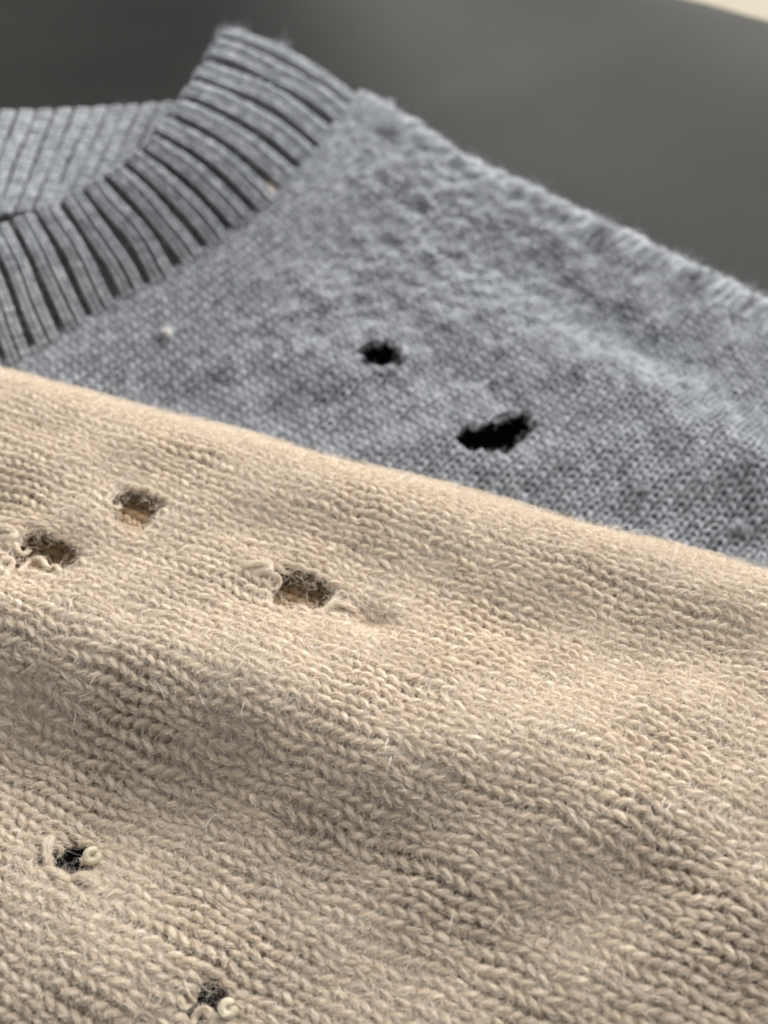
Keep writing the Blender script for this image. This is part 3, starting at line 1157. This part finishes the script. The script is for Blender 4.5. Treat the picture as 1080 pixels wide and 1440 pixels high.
    # pills of matted fibre
    for (x, y, sz) in [(545, 150, 1.3), (520, 215, 1.2), (715, 385, 1.3), (962, 545, 1.1), (972, 508, 1.0), (1040, 745, 1.4),
                       (905, 690, 0.9), (560, 235, 1.0), (755, 266, 0.9), (845, 304, 0.9), (640, 330, 0.8), (1062, 800, 1.0)] + [(rr.uniform(380, 760), rr.uniform(190, 420), rr.uniform(0.5, 1.0)) for _ in range(34)] + [(rr.uniform(560, 1060), rr.uniform(420, 700), rr.uniform(0.4, 0.8)) for _ in range(8)]:
        s, t = find_st(grey_place_full, x, y, *GRNG, g_seen)
        P, N = grey.surf(np.array([s]), np.array([t]))
        lump('lint_pill', P[0], N[0], sz * 0.8 / 1000, M['lint'] if y < 430 else M['grey'], root, rr, hair)
    # gathered ridges of the shoulder seam, running over the edge
    for q in range(40):
        x = 520 + q * 15.5
        if x > 1140:
            break
        y = 148 + (x - 480) * 0.473 + 14
        s0_, t0_ = find_st(grey_place_full, x, y, *GRNG, lambda a, b: g_org @ g_n + a - g_w < 1.3 * GR)
        w0 = g_g0 + s0_ - g_w
        n = 16
        wv = np.linspace(-0.45 * GR - rr.uniform(0, 0.5) * GR, 1.5 * GR, n)
        ss = wv - g_g0 + g_w
        tt = t0_ + (wv - w0) * 0.12 + rr.normal(0, 0.0002) + 0.00025 * np.sin(np.linspace(0, 5, n) + q)
        P, N = grey.surf(ss, tt)
        prof = np.sin(np.linspace(0.02, PI - 0.02, n)) ** 0.6
        P = P + N * (0.0007 * prof - 0.0006)[:, None]
        R = (0.00085 * prof + 0.0001) * (1 + 0.15 * np.sin(np.linspace(0, 11, n) + 2 * q)) * rr.uniform(0.8, 1.15)
        v, f, fr = tube(P, N, R, 8, ply=0.06)
        mesh_np('seam_ridge', v, f, M['grey_rib'], root)
        for C in fibres_on(P, fr, R, 60, 90, rr, fly_len=(0.8, 3.0)):
            hairs.append(C)
            rads.append(rr.uniform(12e-6, 22e-6, len(C)))
    # wisps that stand up from the worn shoulder edge and from the collar's corner
    spots = []
    for x in list(np.linspace(495, 1075, 30) + rr.normal(0, 7, 30)) + [545, 548, 752, 757, 843, 850]:
        y = 148 + (x - 480) * 0.473
        s, t = find_st(grey_place_full, x, y + 8, *GRNG, lambda a, b: g_org @ g_n + a - g_w < 1.6 * GR)
        P, N = grey.surf(np.array([s]), np.array([t]))
        spots.append((P[0], N[0], rr.uniform(0.6, 1.6)))
    for v, u in ((0.03, 11.0), (0.02, 11.5), (0.12, 11.4), (0.4, 11.5)):
        P = collar_place(np.array([v]), np.array([u / 11 * (len(C_SEAM) - 1)]))
        spots.append((P[0], np.array([-0.1, 0.1, 1.0]), rr.uniform(0.7, 1.1)))
    for P, N, k in spots:
        n = int(150 * k)
        if k > 0.8:
            lump('lint_pill', P, N, 0.0006 * k, M['lint'], root, rr, hair, squash=1.2)
        lean = rr.normal(0, 0.5, 3)
        d = N + lean + rr.normal(0, 0.45, (n, 3))
        d /= np.linalg.norm(d, axis=1, keepdims=True)
        C = np.empty((n, 7, 3))
        C[:, 0] = P + rr.normal(0, 0.0005, (n, 3))
        ln = rr.uniform(0.001, 0.0032, n) * k
        bend = rr.normal(0, 0.3, (n, 3))
        for q in range(1, 7):
            d = d + bend + rr.normal(0, 0.15, (n, 3))
            d /= np.linalg.norm(d, axis=1, keepdims=True)
            C[:, q] = C[:, q - 1] + d * (ln / 6)[:, None]
        hairs.append(C)
        rads.append(rr.uniform(14e-6, 30e-6, n))
    hair_np('fuzz', hairs, rads, M['grey_fibre'], root, kind='stuff')
    return root


grey_root = build_grey()


# ------------------------------------------------------------------ bits of lint lying on the grey sweater
def lint(name, px, py, size, mat, fmat, **props):
    rr = np.random.default_rng(int(px))
    s, t = find_st(grey_place_full, px, py, *GRNG, g_seen)
    P, N = grey.surf(np.array([s]), np.array([t]))
    p = P[0] + N[0] * 0.0005
    root = empty(name, tuple(float(v) for v in p), **props)
    hair = ([], [])
    lump('clump', p, N[0], size / 1000, M[mat], root, rr, hair)
    hair_np('fibre', hair[0], hair[1], M[fmat], root, kind='stuff')


lint('lint_speck', 378, 276, 1.3, 'lint_cream', 'beige_fibre', label='tiny cream lint speck beside the grey collar seam', category='lint')
lint('lint_speck', 236, 472, 0.65, 'lint_pale', 'white_hair', label='pale grey lint tuft on the grey body below the collar', category='lint')
lint('lint_speck', 998, 392, 0.6, 'lint_green', 'grey_fibre', label='tiny green lint speck on the grey shoulder edge', category='lint')
